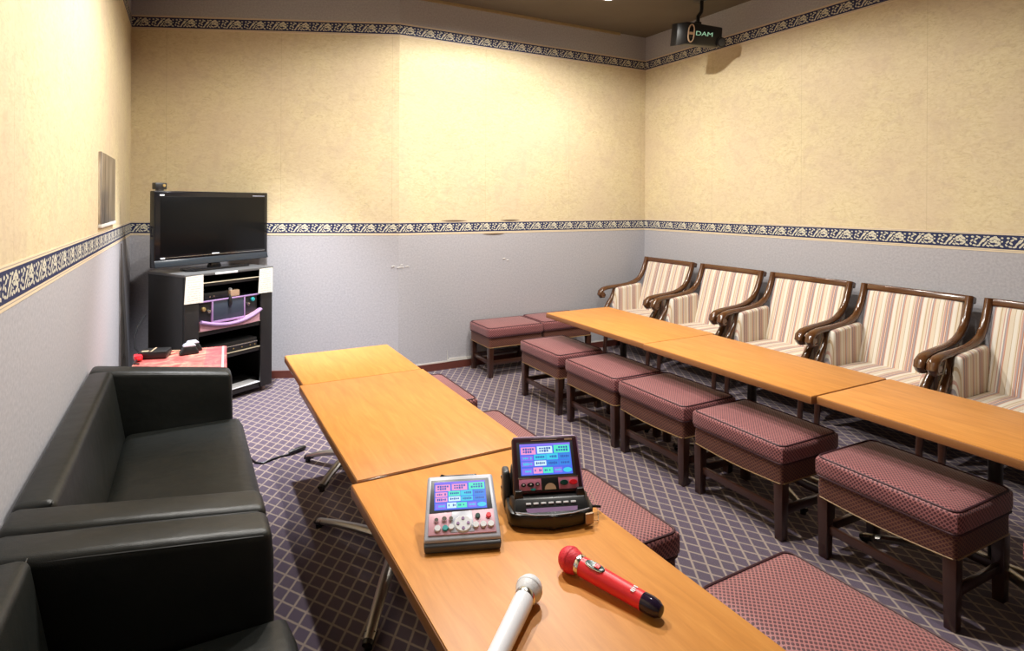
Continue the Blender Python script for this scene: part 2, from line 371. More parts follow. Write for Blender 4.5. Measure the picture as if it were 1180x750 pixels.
# ------------------------------------------------------------------ room
UL, UR, VB, VL, UK, CE = -0.41, 4.304, 4.91, 5.787, 1.583, 3.254
VN = -1.6
zT, zTb, zM, zMb = 3.008, 2.892, 1.313, 1.197
def wall(name, a, b, mats_pieces):
    """wall slab from a to b (plan), room on the left of a->b; thickness outwards"""
    a = Vector((*a, 0)); b = Vector((*b, 0)); d = (b - a); L = d.length; d.normalize(); nrm = Vector((d.y, -d.x, 0))
    bm = bmesh.new(); uv = bm.loops.layers.uv.new('UVMap')
    def quad(p, uvs, mi):
        f = bm.faces.new([bm.verts.new(q) for q in p]); f.material_index = mi
        for l, c in zip(f.loops, uvs): l[uv].uv = c
    for z0, z1, mi in mats_pieces:
        quad([a + Vector((0, 0, z0)), b + Vector((0, 0, z0)), b + Vector((0, 0, z1)), a + Vector((0, 0, z1))], [(0, z0), (L, z0), (L, z1), (0, z1)], mi)
    o = nrm * 0.1
    A, B = a + o, b + o; T = Vector((0, 0, CE)); c0 = (0, 0)
    quad([B, A, A + T, B + T], [c0] * 4, 0); quad([a + T, b + T, B + T, A + T], [c0] * 4, 0); quad([b, a, A, B], [c0] * 4, 0)
    quad([a, a + T, A + T, A], [c0] * 4, 0); quad([b + T, b, B, B + T], [c0] * 4, 0)
    me = bpy.data.meshes.new(name); bm.to_mesh(me); bm.free()
    me.materials.append(M['grey']); me.materials.append(M['cream'])
    w = bpy.data.objects.new(name, me); COL.objects.link(w); w['kind'] = 'structure'; return w
bands = [(0, zMb, 0), (zMb, zTb, 1), (zTb, CE, 0)]
cL, cK, cR = (UL, VL), (UK, VB), (UR, VB)
segs = dict(left=((UL, VL), (UL, VN)), back_left=(cK, cL), back_right=(cR, cK), right=((UR, VN), cR), near=((UL, VN), (UR, VN)))
for nm, (a, b) in segs.items():
    wall('wall_' + nm, a, b, bands)
bpy.data.objects['wall_near'].data.materials[0] = M['ceil']  # unseen wall behind the camera, coloured dark to cut bounce light
bpy.data.objects['wall_near'].data.materials[1] = M['ceil']
def strip(name, a, b, z0, z1, th, mat, zuv=True, ins=0.0):
    a = Vector((*a, 0)); b = Vector((*b, 0)); d = (b - a); L = d.length; d.normalize(); inn = Vector((-d.y, d.x, 0)) * th
    a = a + d * ins; b = b - d * ins
    bm = bmesh.new(); uv = bm.loops.layers.uv.new('UVMap')
    lo, hi = Vector((0, 0, z0)), Vector((0, 0, z1)); H_ = z1 - z0
    for p, u in (([a + inn + lo, b + inn + lo, b + inn + hi, a + inn + hi], [(0, 0), (L, 0), (L, H_), (0, H_)]),
                 ([a + lo, b + lo, b + inn + lo, a + inn + lo], [(0, 0)] * 4), ([a + inn + hi, b + inn + hi, b + hi, a + hi], [(0, 0)] * 4),
                 ([b + lo, a + lo, a + hi, b + hi], [(0, 0)] * 4), ([a + lo, a + inn + lo, a + inn + hi, a + hi], [(0, 0)] * 4), ([b + inn + lo, b + lo, b + hi, b + inn + hi], [(0, 0)] * 4)):
        f = bm.faces.new([bm.verts.new(q) for q in p])
        for l, c in zip(f.loops, u): l[uv].uv = c
    bmesh.ops.remove_doubles(bm, verts=list(bm.verts), dist=1e-6)
    me = bpy.data.meshes.new(name); bm.to_mesh(me); bm.free(); me.materials.append(M[mat])
    o = bpy.data.objects.new(name, me); COL.objects.link(o); o['kind'] = 'structure'; return o
k = 1
for nm, (a, b) in segs.items():
    strip('trim_%d' % k, a, b, zMb, zM, 0.002, 'border'); k += 1
    strip('trim_%d' % k, a, b, zTb, zT, 0.002, 'border'); k += 1
    strip('baseboard_' + nm, a, b, 0.0, 0.062, 0.012, 'baseL')
strip('trim_%d' % k, (3.95, VB), cK, CE - 0.022, CE, 0.02, 'moulding'); k += 1
strip('trim_%d' % k, (UR, VB), (UK + .02, VB), 0.062, 0.074, 0.004, 'paperedge'); k += 1
g = G(); g.box(UL - .1, UR + .1, VN - .1, VL + .1, -0.06, 0.0); mk('floor', g, 'carpet', kind='structure')
g = G(); g.box(UL - .1, UR + .1, VN - .1, VL + .1, CE, CE + 0.08); mk('ceiling', g, 'ceil', kind='structure')
# thin dark wedge against the left wall near the corner
g = G(); g.hexa([(UL, 5.02, .01), (UL + .006, 5.02, .01), (UL + .006, 5.70, .01), (UL, 5.70, .01), (UL, 4.97, 1.18), (UL + .006, 4.97, 1.18), (UL + .006, 4.985, 1.18), (UL, 4.985, 1.18)])
mk('trim_%d' % k, g, 'wedge', kind='structure'); k += 1
# scuffs where the border has lifted, chips in the grey paper
g = G()
for u0, u1, z in ((1.97, 2.22, zM + .003), (2.56, 2.76, zM + .003), (2.38, 2.60, zMb - .006)):
    g.tube([(u0 + (u1 - u0) * i / 8, VB - .002, z) for i in range(9)], [0.001 + .006 * math.sin(PI * i / 8) for i in range(9)], 6)
mk('trim_%d' % k, g, 'dark', kind='structure'); k += 1
g = G()
for u, z, w in ((1.545, .93, .018), (1.60, .92, .030), (1.66, .925, .016), (2.60, .955, .012), (2.64, .94, .010), (1.61, .94, .012)):
    v = VB if u > UK else VB + (UK - u) * .44
    g.tube([(u - w, v - .002, z), (u, v - .002, z + .004), (u + w, v - .002, z + .001)], 0.004, 6)
g.tube([(2.03, VB - .006, .075), (2.035, VB - .006, .12), (2.03, VB - .006, .17)], [.004, .003, .001], 6)
g.hexa([(2.03, VB - .012, .066), (2.28, VB - .012, .066), (2.28, VB - .002, .066), (2.03, VB - .002, .066), (2.05, VB - .012, .095), (2.28, VB - .012, .088), (2.28, VB - .002, .088), (2.05, VB - .002, .095)])
mk('trim_%d' % k, g, 'paperedge', kind='structure'); k += 1

# ------------------------------------------------------------------ tables
ZT = 0.62
def make_table(name, label, u0, u1, v0, v1, z=ZT, feet=(0.235, 0.40), group=None, centre=None):
    cx, cy = (u0 + u1) / 2, (v0 + v1) / 2
    t = thing(name, label, 'table', (cx, cy, 0), 0, group)
    hx, hy = (u1 - u0) / 2, (v1 - v0) / 2
    g = G(); g.box(-hx + .003, hx - .003, -hy + .003, hy - .003, z - .010, z, 0.0015); top = mk('tabletop', g, 'twood', t)
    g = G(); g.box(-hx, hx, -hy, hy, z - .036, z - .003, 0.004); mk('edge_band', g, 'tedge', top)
    ox, oy = (0, 0) if centre is None else (centre[0] - cx, centre[1] - cy)
    g = G(); g.lathe([(0, .07), (.024, .07), (.024, z - .05), (0, z - .05)], 20, Matrix.Translation((ox, oy, 0)))
    g.box(ox - .16, ox + .16, oy - .13, oy + .13, z - .052, z - .036, .004); mk('column', g, 'blackp', t)
    for sx in (-1, 1):
        for sy in (-1, 1):
            tip = Vector((ox + sx * feet[0], oy + sy * feet[1], .028)); c = Vector((ox, oy, .085)); d = (tip - c)
            mid = c + d * .5 + Vector((0, 0, .012))
            g = G(); g.tube([c, c + d * .25 + Vector((0, 0, .009)), mid, c + d * .75 + Vector((0, 0, .009)), tip], [(.020, .026), (.018, .025), (.016, .023), (.014, .021), (.012, .019)], 10, flat=(0, 0, 1))
            ft = mk('foot', g, 'steel', t)
            g = G(); g.tube([tip + d.normalized() * -.03 + Vector((0, 0, -.001)), tip + d.normalized() * .015 + Vector((0, 0, -.004))], [(.0155, .022), (.012, .018)], 10, flat=(0, 0, 1))
            g.lathe([(0, 0), (.014, 0), (.014, .02), (0, .02)], 12, Matrix.Translation((tip.x, tip.y, 0)))
            mk('foot_cap', g, 'blackp', ft)
    return t
make_table('low_table', 'square orange-brown table at the far end of the left table row', .478, 1.066, 2.912, 3.515, ZT, (.19, .20), 'tables of the left row', (.80, 3.33))
make_table('low_table', 'long orange-brown table between the square table and the one with microphones', .461, 1.072, 1.832, 2.910, ZT + .001, (.235, .42), 'tables of the left row')
make_table('low_table', 'nearest orange-brown table, holding the microphones and control screens', .440, 1.022, .715, 1.824, ZT - .002, (.235, .42), 'tables of the left row')
make_table('low_table', 'orange-brown table in front of the armchairs, the one nearest the back wall', 2.462, 3.07, 2.805, 3.945, ZT, (.15, .42), 'tables of the right row')
make_table('low_table', 'middle orange-brown table of the row in front of the armchairs', 2.447, 3.035, 1.684, 2.801, ZT + .001, (.15, .42), 'tables of the right row')
make_table('low_table', 'orange-brown table of the armchair row that runs out of the right edge', 2.476, 3.045, .565, 1.680, ZT, (.15, .42), 'tables of the right row')

# ------------------------------------------------------------------ stools
HX, HY, HZ = 0.272, 0.200, 0.425
DENTS = ((.10, .02), (-.16, .03))
def make_stool(label, group, sag=0.0):
    t = thing('upholstered_stool', label, 'stool', (0, 0, 0), 0, group)
    g = G(); g.puff(-HX, HX, -HY, HY, HZ - .088, HZ - .002, .007, .022, 12); c = mk('cushion', g, 'stool', t)
    g = G(); g.tube(rrect(-HX + .010, HX - .010, -HY + .010, HY - .010, .03, HZ - .006), .0042, 6, True)
    g.tube(rrect(-HX + .004, HX - .004, -HY + .004, HY - .004, .03, HZ - .083), .0042, 6, True); mk('piping', g, 'piping', c)
    # skirt, slightly sagging on the long sides
    b = bmesh.new(); n = 24; z1, z0 = HZ - .086, HZ - .170
    per = rrect(-HX + .012, HX - .012, -HY + .012, HY - .012, .015, 0, 3)
    dense = []
    for i in range(len(per)):
        a, bb = Vector(per[i]), Vector(per[(i + 1) % len(per)]); m = max(1, int((bb - a).length / .03))
        for j in range(m): dense.append(a + (bb - a) * j / m)
    rings = []
    for q, zz in enumerate((z1, z1 - .012, (z0 + z1) / 2, z0)):
        rg = []
        for p in dense:
            out = 1 + (.006 * math.sin(p.x * 40 + q * 1.3) * (q == 2)); s_ = sag * math.cos(PI * p.x / (2 * HX)) * (q / 3)
            rg.append(b.verts.new((p.x * out, p.y * (out + (.02 if q == 2 else 0)), zz - s_)))
        rings.append(rg)
    for a, c2 in zip(rings, rings[1:]):
        for j in range(len(a)): b.faces.new((a[j], a[(j + 1) % len(a)], c2[(j + 1) % len(a)], c2[j]))
    b.faces.new(rings[0]); b.faces.new(rings[-1][::-1])
    low = [v.co.copy() for v in rings[-1]]
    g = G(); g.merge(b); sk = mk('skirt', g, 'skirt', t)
    g = G(); g.tube(low, .003, 5, True); mk('braid', g, 'gimp', sk)
    for sx in (-1, 1):
        for sy in (-1, 1):
            x, y = sx * (HX - .034), sy * (HY - .034)
            g = G(); g.hexa([(x - .019, y - .019, 0), (x + .019, y - .019, 0), (x + .019, y + .019, 0), (x - .019, y + .019, 0), (x - .023, y - .023, HZ - .168), (x + .023, y - .023, HZ - .168), (x + .023, y + .023, HZ - .168), (x - .023, y + .023, HZ - .168)], .003)
            mk('leg', g, 'swood', t)
    for sy in (-1, 1):
        y = sy * (HY - .036); g = G(); g.box(-HX + .05, HX - .05, y - .010, y + .010, .105, .140, .003); mk('stretcher', g, 'swood', t)
    for sx in (-1, 1):
        x = sx * (HX - .036); g = G(); g.box(x - .010, x + .010, -HY + .05, HY - .05, .105, .140, .003); mk('stretcher', g, 'swood', t)
    return t
LG, RG, BG = 'stools beside the left table row', 'stools along the aisle side of the right tables', 'stools against the back wall'
st = make_stool('mauve stool in the right row, farthest one, nearest the back wall', RG)
st.location = (2.455, 3.725, 0); st.rotation_euler = (0, 0, R(90))
sag = make_stool('mauve stool in the right row, third from the back wall end', RG, .012)
sag.location = (2.462, 2.545, 0); sag.rotation_euler = (0, 0, R(90))
dup(st, (2.455, 3.105, 0), R(90), 'mauve stool in the right row, second from the back wall end')
dup(sag, (2.475, 1.965, 0), R(89.3), 'mauve stool in the right row, just beyond the one nearest the camera')
dup(sag, (2.520, 1.315, 0), R(89), 'mauve stool in the right row with two button dents, beside the aisle at lower right')
dup(st, (2.53, .610, 0), R(90), 'mauve stool cut off by the right edge of the photo')
dup(st, (2.490, 4.655, 0), R(0), 'dark mauve stool against the back wall, the left one of the pair', BG)
dup(st, (3.045, 4.685, 0), R(0), 'dark mauve stool against the back wall, half under the right table', BG)
dup(st, (1.190, 3.175, 0), R(90), 'mauve stool top beside the far end of the left table row', LG)
dup(st, (1.205, 2.445, 0), R(90), 'mauve stool top beside the left row, just behind the black control screen', LG)
dup(st, (1.210, 1.690, 0), R(90), 'mauve stool top to the right of the black control screen', LG)
dup(st, (1.432, .925, 0), R(91), 'mauve stool in the foreground to the right of the red microphone', LG)
for o_ in [o for o in bpy.data.objects if 'two button dents' in str(o.get('label', ''))]:
    for dx, dy in DENTS:
        g = G(); g.lathe([(.020, -.004), (.017, .0015), (.011, .0008), (.006, -.0015), (0, -.002)], 20, Matrix.Translation((dx, dy, HZ + .003))); mk('button_dent', g, 'stool', o_)

# ------------------------------------------------------------------ armchairs (local +x faces the tables)
def make_armchair(label, group):
    t = thing('striped_armchair', label, 'armchair', (0, 0, 0), 0, group)
    # back cushion, leaning
    ang = math.atan2(.155, .50); MB = Matrix.Translation((.160, 0, .405)) @ Matrix.Rotation(-ang, 4, 'Y')
    g = G(); g.puff(-.065, .0, -.292, .292, .0, .515, .0, .022, 12, MB)
    bk = mk('backrest', g, 'sacross', t)
    g = G(); g.puff(-.03, .012, -.290, .290, .004, .503, .0, .014, 12, MB); mk('back_cushion', g, 'sacross', bk)
    g = G()
    g.box(-.040, .014, -.339, .339, .503, .548, .011, 3, M_=MB)
    mk('top_rail', g, 'awood', t)
    for s in (-1, 1):
        y = s * .318
        path = [(.006, .925), (.022, .87), (.047, .81), (.075, .755), (.115, .708), (.175, .678), (.245, .661), (.33, .652), (.42, .647), (.50, .640), (.556, .629), (.590, .606), (.598, .578), (.580, .556), (.553, .553), (.538, .570), (.546, .588)]
        rr = [(.026, .023), (.026, .023), (.026, .023), (.026, .023), (.025, .023), (.023, .024), (.020, .025), (.019, .025), (.018, .026), (.019, .028), (.020, .030), (.020, .031), (.020, .031), (.018, .031), (.014, .029), (.011, .027), (.008, .025)]
        yy = [s * .318] * 5 + [s * (.318 + .003 * i) for i in range(1, 6)] + [s * .334] * 7
        g = G(); g.tube([(p[0], q, p[1]) for p, q in zip(path, yy)], [(a, b) for a, b in rr], 14, flat=(0.7, 0, .7) if False else None)
        arm = mk('arm', g, 'awood', t)
        g = G(); g.tube([(.575, s * .304, .585), (.575, s * .364, .585)], .019, 14); mk('scroll', g, 'awood', arm)
        g = G(); g.tube([(.415, s * .332, .640), (.430, s * .332, .585), (.455, s * .330, .530), (.495, s * .328, .480), (.525, s * .324, .435), (.535, s * .320, .38), (.525, s * .315, .30)], [(.016, .020), (.018, .021), (.021, .022), (.024, .024), (.026, .025), (.026, .026), (.026, .026)], 12, flat=(1, 0, 0))
        mk('arm_support', g, 'awood', t)
        g = G(); g.hexa([(.08, y - s * .055, .33), (.505, y - s * .055, .33), (.505, y, .33), (.08, y, .33), (.11, y - s * .05, .672), (.425, y - s * .05, .640), (.425, y, .640), (.11, y, .672)], .022, 4)
        mk('arm_panel', g, 'salong', t)
        g = G(); g.tube([(.525, s * .315, .31), (.53, s * .312, .2), (.545, s * .31, .10), (.55, s * .31, 0)], [.026, .024, .019, .018], 10); mk('leg', g, 'swood', t)  # legs: frame wood coloured darker, painting in the shade under the tables
        g = G(); g.tube([(.09, s * .30, .40), (.08, s * .30, .25), (.05, s * .30, .10), (.01, s * .30, 0)], [.024, .024, .021, .019], 10); mk('leg', g, 'swood', t)
    g = G(); g.puff(.10, .575, -.275, .275, .30, .418, .010, .03, 12); mk('seat', g, 'sacross', t)
    g = G(); g.box(.06, .55, -.30, .30, .245, .315, .006); mk('seat_rail', g, 'awood', t)
    return t
AG = 'striped armchairs along the right wall'
ch = make_armchair('striped wooden armchair in the far right corner, first of the row', AG)
ch.location = (4.18, 4.405, 0); ch.rotation_euler = (0, 0, PI)
dup(ch, (4.18, 3.640, 0), PI, 'striped armchair second from the far corner')
dup(ch, (4.18, 2.893, 0), PI, 'striped armchair in the middle of the row along the right wall')
dup(ch, (4.18, 2.150, 0), PI, 'striped armchair fully in view nearest the camera, fourth from the corner')
dup(ch, (4.18, 1.415, 0), PI, 'striped armchair cut off by the right edge of the photo')

# ------------------------------------------------------------------ sofas (world-aligned local frame, origin at wall side near end)
def make_sofa(label, loc):
    t = thing('leather_sofa', label, 'sofa', loc, 0, 'black sofas along the left wall')
    L = 1.64; A = .135
    def arm(y0, y1):
        g = G(); g.hexa([(.0, y0, .05), (.615, y0, .05), (.615, y1, .05), (.0, y1, .05), (.0, y0, .695), (.600, y0, .612), (.600, y1, .612), (.0, y1, .695)], .026, 4)
        o = mk('arm', g, 'leather', t)
        g = G(); e = .012
        for yy in (y0, y1):
            s = 1 if yy == y0 else -1
            g.tube([(.06, yy + s * .006, .672), (.3, yy + s * .004, .640), (.575, yy + s * .005, .602), (.590, yy + s * .012, .592)], .0022, 5)
        mk('seam', g, 'seam', o)
    arm(0, A); arm(L - A, L)
    g = G(); g.hexa([(.0, A, .05), (.20, A, .05), (.20, L - A, .05), (.0, L - A, .05), (.0, A, .69), (.095, A, .69), (.095, L - A, .69), (.0, L - A, .69)], .022, 4); b = mk('backrest', g, 'leather', t)
    g = G(); g.tube([(.088, A, .682), (.088, L - A, .682)], .002, 5); mk('seam', g, 'seam', b)
    g = G(); g.puff(.14, .645, A + .002, L - A - .002, .17, .392, .012, .035, 14); mk('seat', g, 'leather', t)
    g = G(); g.box(.02, .60, .02, L - .02, .04, .18, .01); mk('base', g, 'leather', t)
    for x in (.06, .56):
        for y in (.08, L - .08):
            g = G(); g.lathe([(0, 0), (.02, 0), (.024, .045), (0, .045)], 12, Matrix.Translation((x, y, 0))); mk('leg', g, 'blackp', t)
    return t
s1 = make_sofa('black leatherette sofa farther along the left wall, next to the red cloth', (UL + .012, 1.815, 0))
dup(s1, (UL + .012, .170, 0), 0, 'black leatherette sofa in the lower left foreground')

# ------------------------------------------------------------------ rack in the corner (local x along its front, y to the back)
YR = R(30.88)
rack = thing('media_rack', 'black wheeled media rack standing across the far left corner under the television', 'cabinet', (-.014, 4.667, 0), YR)
W_, D_ = .707, .455
def rb(name, x0, x1, y0, y1, z0, z1, mat='rackb', bev=.002, parent=rack):
    g = G(); g.box(x0, x1, y0, y1, z0, z1, bev); return mk(name, g, mat, parent)
rb('side_panel', 0, .022, .02, D_, .04, .95); rb('side_panel', W_ - .022, W_, .02, D_, .04, .95)
rb('top_panel', -.004, W_ + .004, -.004, D_ + .004, .95, .97, 'racktop', .004)
rb('back_panel', .022, W_ - .022, D_ - .012, D_, .04, .95)
rb('front_stile', 0, .105, 0, .02, .04, .95, bev=.006); rb('front_stile', .602, W_, 0, .02, .04, .95, bev=.006)
for z0, z1, nm in ((.872, .895, 'shelf'), (.522, .555, 'shelf'), (.327, .357, 'shelf'), (.04, .082, 'base_shelf')):
    o = rb(nm, .022, W_ - .022, .012, D_ - .014, z0, z1)
    rb('edge_strip', .106, .601, .004, .030 if nm != 'base_shelf' else .12, z1 - .001, z1 + .004, 'edge' if nm != 'base_shelf' else 'white', .001, o)
rb('label_strip', .22, .40, -.006, .004 - .008, .951, .966, 'white', .0005)
for x in (.05, W_ - .05):
    for y in (.05, D_ - .05):
        g = G(); g.lathe([(0, -.012), (.019, -.012), (.021, -.006), (.021, .006), (.019, .012), (0, .012)], 18, Matrix.Translation((x, y, .021)) @ Matrix.Rotation(PI / 2, 4, 'Y'))
        g.box(x - .018, x + .018, y - .012, y + .012, .030, .041, .002); mk('castor', g, 'clear' if (x > .3 and y < .2) else 'blackp', rack)
def in_rack(name, label, cat, x, y, z, grp=None):
    p = Matrix.Translation((-.014, 4.667, 0)) @ Matrix.Rotation(YR, 4, 'Z') @ Vector((x, y, z))
    return thing(name, label, cat, p, YR, grp)
# papers taped over the top corners
for nm, xc, w, z0, lab in (('left', .060, .138, .768, 'printed paper sheet taped to the left corner of the black rack'), ('right', .637, .130, .770, 'printed paper sheet taped to the right corner of the black rack')):
    t = in_rack('paper_sheet', lab, 'paper', xc, -.0085, 0, 'notices taped to the rack')
    g = G(); h = w / 2
    g.hexa([(-h, -.001, z0), (h, -.001, z0 - .003), (h, .001, z0 - .003), (-h, .001, z0), (-h + .012, -.001, .957), (h, -.001, .960), (h, .001, .960), (-h + .012, .001, .957)]); mk('sheet', g, 'paper', t)
# karaoke console
t = in_rack('karaoke_console', 'lilac and black karaoke machine with a grey screen inside the rack', 'console', .35, .0, .560)
g = G(); g.box(-.235, .235, .020, .30, 0, .205, .006); mk('body', g, 'blackp', t)
g = G(); g.box(-.137, .112, .008, .022, .058, .196, .002); mk('screen', g, 'conscr', t)
g = G()
g.box(-.238, .238, .004, .024, .198, .208, .002); g.box(-.146, -.136, .004, .024, .045, .20, .002); g.box(.111, .121, .004, .024, .045, .20, .002)
g.box(-.14, .115, .002, .022, .040, .056, .002); mk('frame', g, 'purple', t)
g = G(); pts = []
for i in range(17):
    x = -.240 + .480 * i / 16; q = x / .24; pts.append((x, -.012 - .03 * (1 - q * q), .028 + .050 * q * q + .012 * q))
g.tube(pts, [(.013, .02)] * 17, 10, flat=(0, 0, 1)); mk('curved_trim', g, 'purple', t)
g = G()
for a, b in zip(pts, pts[1:]): g.hexa([(a[0], a[1] + .008, 0), (b[0], b[1] + .008, 0), (b[0], .02, 0), (a[0], .02, 0), (a[0], a[1] + .008, a[2]), (b[0], b[1] + .008, b[2]), (b[0], .02, b[2]), (a[0], .02, a[2])])
mk('lower_facia', g, 'pinkl', t)
for x, z, r_, m in ((-.205, .150, .016, 'gold'), (-.165, .130, .014, 'chrome'), (.150, .140, .013, 'chrome'), (.190, .170, .016, 'teal')):
    g = G(); g.lathe([(0, 0), (r_, 0), (r_, .012), (r_ * .8, .018), (0, .02)], 18, Matrix.Translation((x, .021, z)) @ Matrix.Rotation(PI / 2, 4, 'X')); mk('knob', g, m, t)
g = G(); g.tube([(-.01, .004, .235), (-.008, -.004, .20), (-.006, .0, .165), (-.006, .003, .145)], [.005, .013, .015, .008], 10); mk('clip', g, 'blackp', t)
t = in_rack('set_top_box', 'small black box lying on top of the lilac karaoke machine', 'electronics', .265, .10, .768)
g = G(); g.box(-.095, .095, -.05, .12, 0, .048, .004); mk('case', g, 'blackp', t)
for x in (-.05, -.02):
    g = G(); g.lathe([(0, 0), (.006, 0), (.006, .004), (0, .004)], 12, Matrix.Translation((x, -.05, .02)) @ Matrix.Rotation(PI / 2, 4, 'X')); mk('button', g, 'chrome', t)
t = in_rack('beige_box', 'small beige box beside the black box on the karaoke machine', 'box', .41, .07, .768)
g = G(); g.box(-.038, .038, -.03, .03, 0, .046, .004); mk('case', g, 'beige', t)
g = G(); g.lathe([(0, 0), (.012, 0), (.014, .01), (.008, .018), (0, .02)], 14, Matrix.Translation((-.02, 0, .046))); mk('cap', g, 'white', t)
t = in_rack('audio_player', 'black audio player on the lower shelf of the rack', 'electronics', .36, .03, .361)
g = G(); g.box(-.22, .22, -.015, .32, .006, .075, .003); mk('case', g, 'blackp', t)
g = G(); g.box(-.222, .222, -.019, -.013, .040, .047, .001); mk('silver_line', g, 'chrome', t)
for x in (.02, .09, .16, .2):
    g = G(); g.lathe([(0, 0), (.005, 0), (.005, .004), (0, .004)], 10, Matrix.Translation((x, -.015, .022)) @ Matrix.Rotation(PI / 2, 4, 'X')); mk('button', g, 'gold', t)

# television
YT = R(34.5)
tv = thing('television', 'black flat television, switched off, on the rack in the corner', 'television', (.140, 5.0, .971), YT)
X0, X1, Z0, Z1 = -.415, .540, .042, .580
g = G(); g.box(X0, X1, 0, .05, Z0, Z1, .008, 3); g.box(X0 + .12, X1 - .12, .05, .095, Z0 + .05, Z1 - .06, .02); mk('casing', g, 'blackg', tv)
g = G(); g.box(X0 + .045, X1 - .030, -.0015, .002, Z0 + .082, Z1 - .040, .0008); scr = mk('screen', g, 'screenoff', tv)
g = G(); g.hexa([(X0 + .004, -.014, Z0 + .004), (X1 - .004, -.014, Z0 + .004), (X1 - .004, .004, Z0 + .004), (X0 + .004, .004, Z0 + .004), (X0 + .004, -.002, Z0 + .052), (X1 - .004, -.002, Z0 + .052), (X1 - .004, .004, Z0 + .052), (X0 + .004, .004, Z0 + .052)], .003); mk('speaker_bar', g, 'bar', tv)
g = G(); g.box(X0 + .05, X1 - .03, -.003, .001, Z0 + .066, Z0 + .069, .0005); mk('trim_line', g, 'chrome', tv)
g = G(); g.box(.028, .088, -.004, .0, Z0 + .070, Z0 + .077, .0006); mk('logo', g, 'white', tv)
g = G(); g.box(X0 + .040, X0 + .072, -.003, .0, Z1 - .035, Z1 - .026, .0006); g.box(X0 + .046, X0 + .078, -.003, .0, Z0 + .060, Z0 + .070, .0006); mk('sticker', g, 'white', tv)
g = G(); g.box(X1 - .15, X1 - .035, -.003, .0, Z1 - .030, Z1 - .026, .0004); mk('lettering', g, 'greyp', tv)
g = G(); g.hexa([(.02, .01, .014), (.12, .01, .014), (.12, .05, .014), (.02, .05, .014), (.04, .01, .06), (.10, .01, .06), (.10, .05, .06), (.04, .05, .06)], .004); mk('neck', g, 'blackg', tv)
g = G(); g.poly([(-.20, -.03), (-.16, -.075), (.30, -.075), (.34, -.03), (.30, .10), (-.16, .10)], 0, .014, .004); mk('stand', g, 'blackg', tv)
tvM = Matrix.Translation((.140, 5.0, .971)) @ Matrix.Rotation(YT, 4, 'Z')
t = thing('small_camera', 'small black camera perched on the top left corner of the television', 'camera', tvM @ Vector((X0 + .055, .025, Z1 + .001)), YT)
g = G(); g.box(-.042, .042, -.02, .022, .008, .055, .006); mk('case', g, 'blackp', t)
g = G(); g.box(-.02, .02, -.018, .018, 0, .010, .002); mk('foot', g, 'blackp', t)
g = G(); g.lathe([(0, 0), (.009, 0), (.010, .006), (0, .007)], 16, Matrix.Translation((.018, -.02, .036)) @ Matrix.Rotation(PI / 2, 4, 'X')); mk('lens', g, 'gold', t)

# red cloth covered side stand behind the far sofa with its items
t = thing('cloth_covered_stand', 'low stand draped in red patterned cloth between the far sofa and the rack', 'side table', (-.035, 3.95, 0), R(-3))
g = G(); b = bmesh.new(); n_ = 40
top = rrect(-.235, .245, -.30, .30, .02, .55, 3); dense = []
for i in range(len(top)):
    a, c2 = Vector(top[i]), Vector(top[(i + 1) % len(top)]); m = max(1, int((c2 - a).length / .03))
    for j in range(m): dense.append(a + (c2 - a) * j / m)
r0 = [b.verts.new(p) for p in dense]
rows = [r0]
for q, zz in enumerate((.545, .40, .25, .10)):
    rows.append([b.verts.new((p.x * (1 + .012 * q) + .006 * q / 3 * math.sin(i * 1.1), p.y * (1 + .01 * q) + .006 * q / 3 * math.cos(i * 1.3), zz)) for i, p in enumerate(dense)])
for a, c2 in zip(rows, rows[1:]):
    for j in range(len(a)): b.faces.new((a[j], a[(j + 1) % len(a)], c2[(j + 1) % len(a)], c2[j]))
b.faces.new(r0); g.merge(b); mk('cloth', g, 'redcloth', t)
g = G(); g.box(-.22, .23, -.285, .285, .03, .545, .004)
g2 = g; mk('stand_body', g2, 'rackb', t)
for x in (-.19, .20):
    for y in (-.25, .25):
        g = G(); g.box(x - .02, x + .02, y - .02, y + .02, 0, .032, .002); mk('leg', g, 'rackb', t)
t = thing('power_adapter', 'black rectangular power adapter on the red cloth', 'adapter', (-.165, 4.12, .553), R(-14))
g = G(); g.box(-.075, .075, -.055, .055, 0, .042, .006); mk('case', g, 'blackp', t)
g = G(); g.box(-.012, -.004, -.05, .05, .0415, .0435, .0005); g.box(-.06, -.025, -.045, -.02, .0415, .0432, .0005); mk('label_mark', g, 'beige', t)
t = thing('red_plug', 'small bright red plug left of the black adapter', 'plug', (-.248, 4.075, .553), R(10))
g = G(); g.box(-.022, .02, -.035, .03, 0, .032, .008); g.box(-.012, .012, -.05, -.03, .008, .022, .003); mk('body', g, 'red', t)
g = G(); g.tube([(0, -.03, .015), (-.02, -.06, .008), (-.03, -.09, .005), (-.01, -.12, .005)], .005, 8); mk('lead', g, 'blackp', t)
t = thing('dome_charger', 'pair of small silver-topped black domes on the red cloth', 'device', (.012, 4.13, .553), R(12))
for dx, dy in ((-.004, -.02), (.03, .05)):
    g = G(); g.hexa([(dx - .055, dy - .03, 0), (dx + .055, dy - .03, 0), (dx + .055, dy + .03, 0), (dx - .055, dy + .03, 0), (dx - .03, dy - .022, .05), (dx + .03, dy - .022, .05), (dx + .03, dy + .022, .05), (dx - .03, dy + .022, .05)], .008, 3); o = mk('dome', g, 'blackp', t)
    g = G(); g.hexa([(dx - .036, dy - .026, .046), (dx + .036, dy - .026, .046), (dx + .036, dy + .026, .046), (dx - .036, dy + .026, .046), (dx - .024, dy - .02, .062), (dx + .024, dy - .02, .062), (dx + .024, dy + .02, .062), (dx - .024, dy + .02, .062)], .005, 3); mk('silver_cap', g, 'greyp', o)
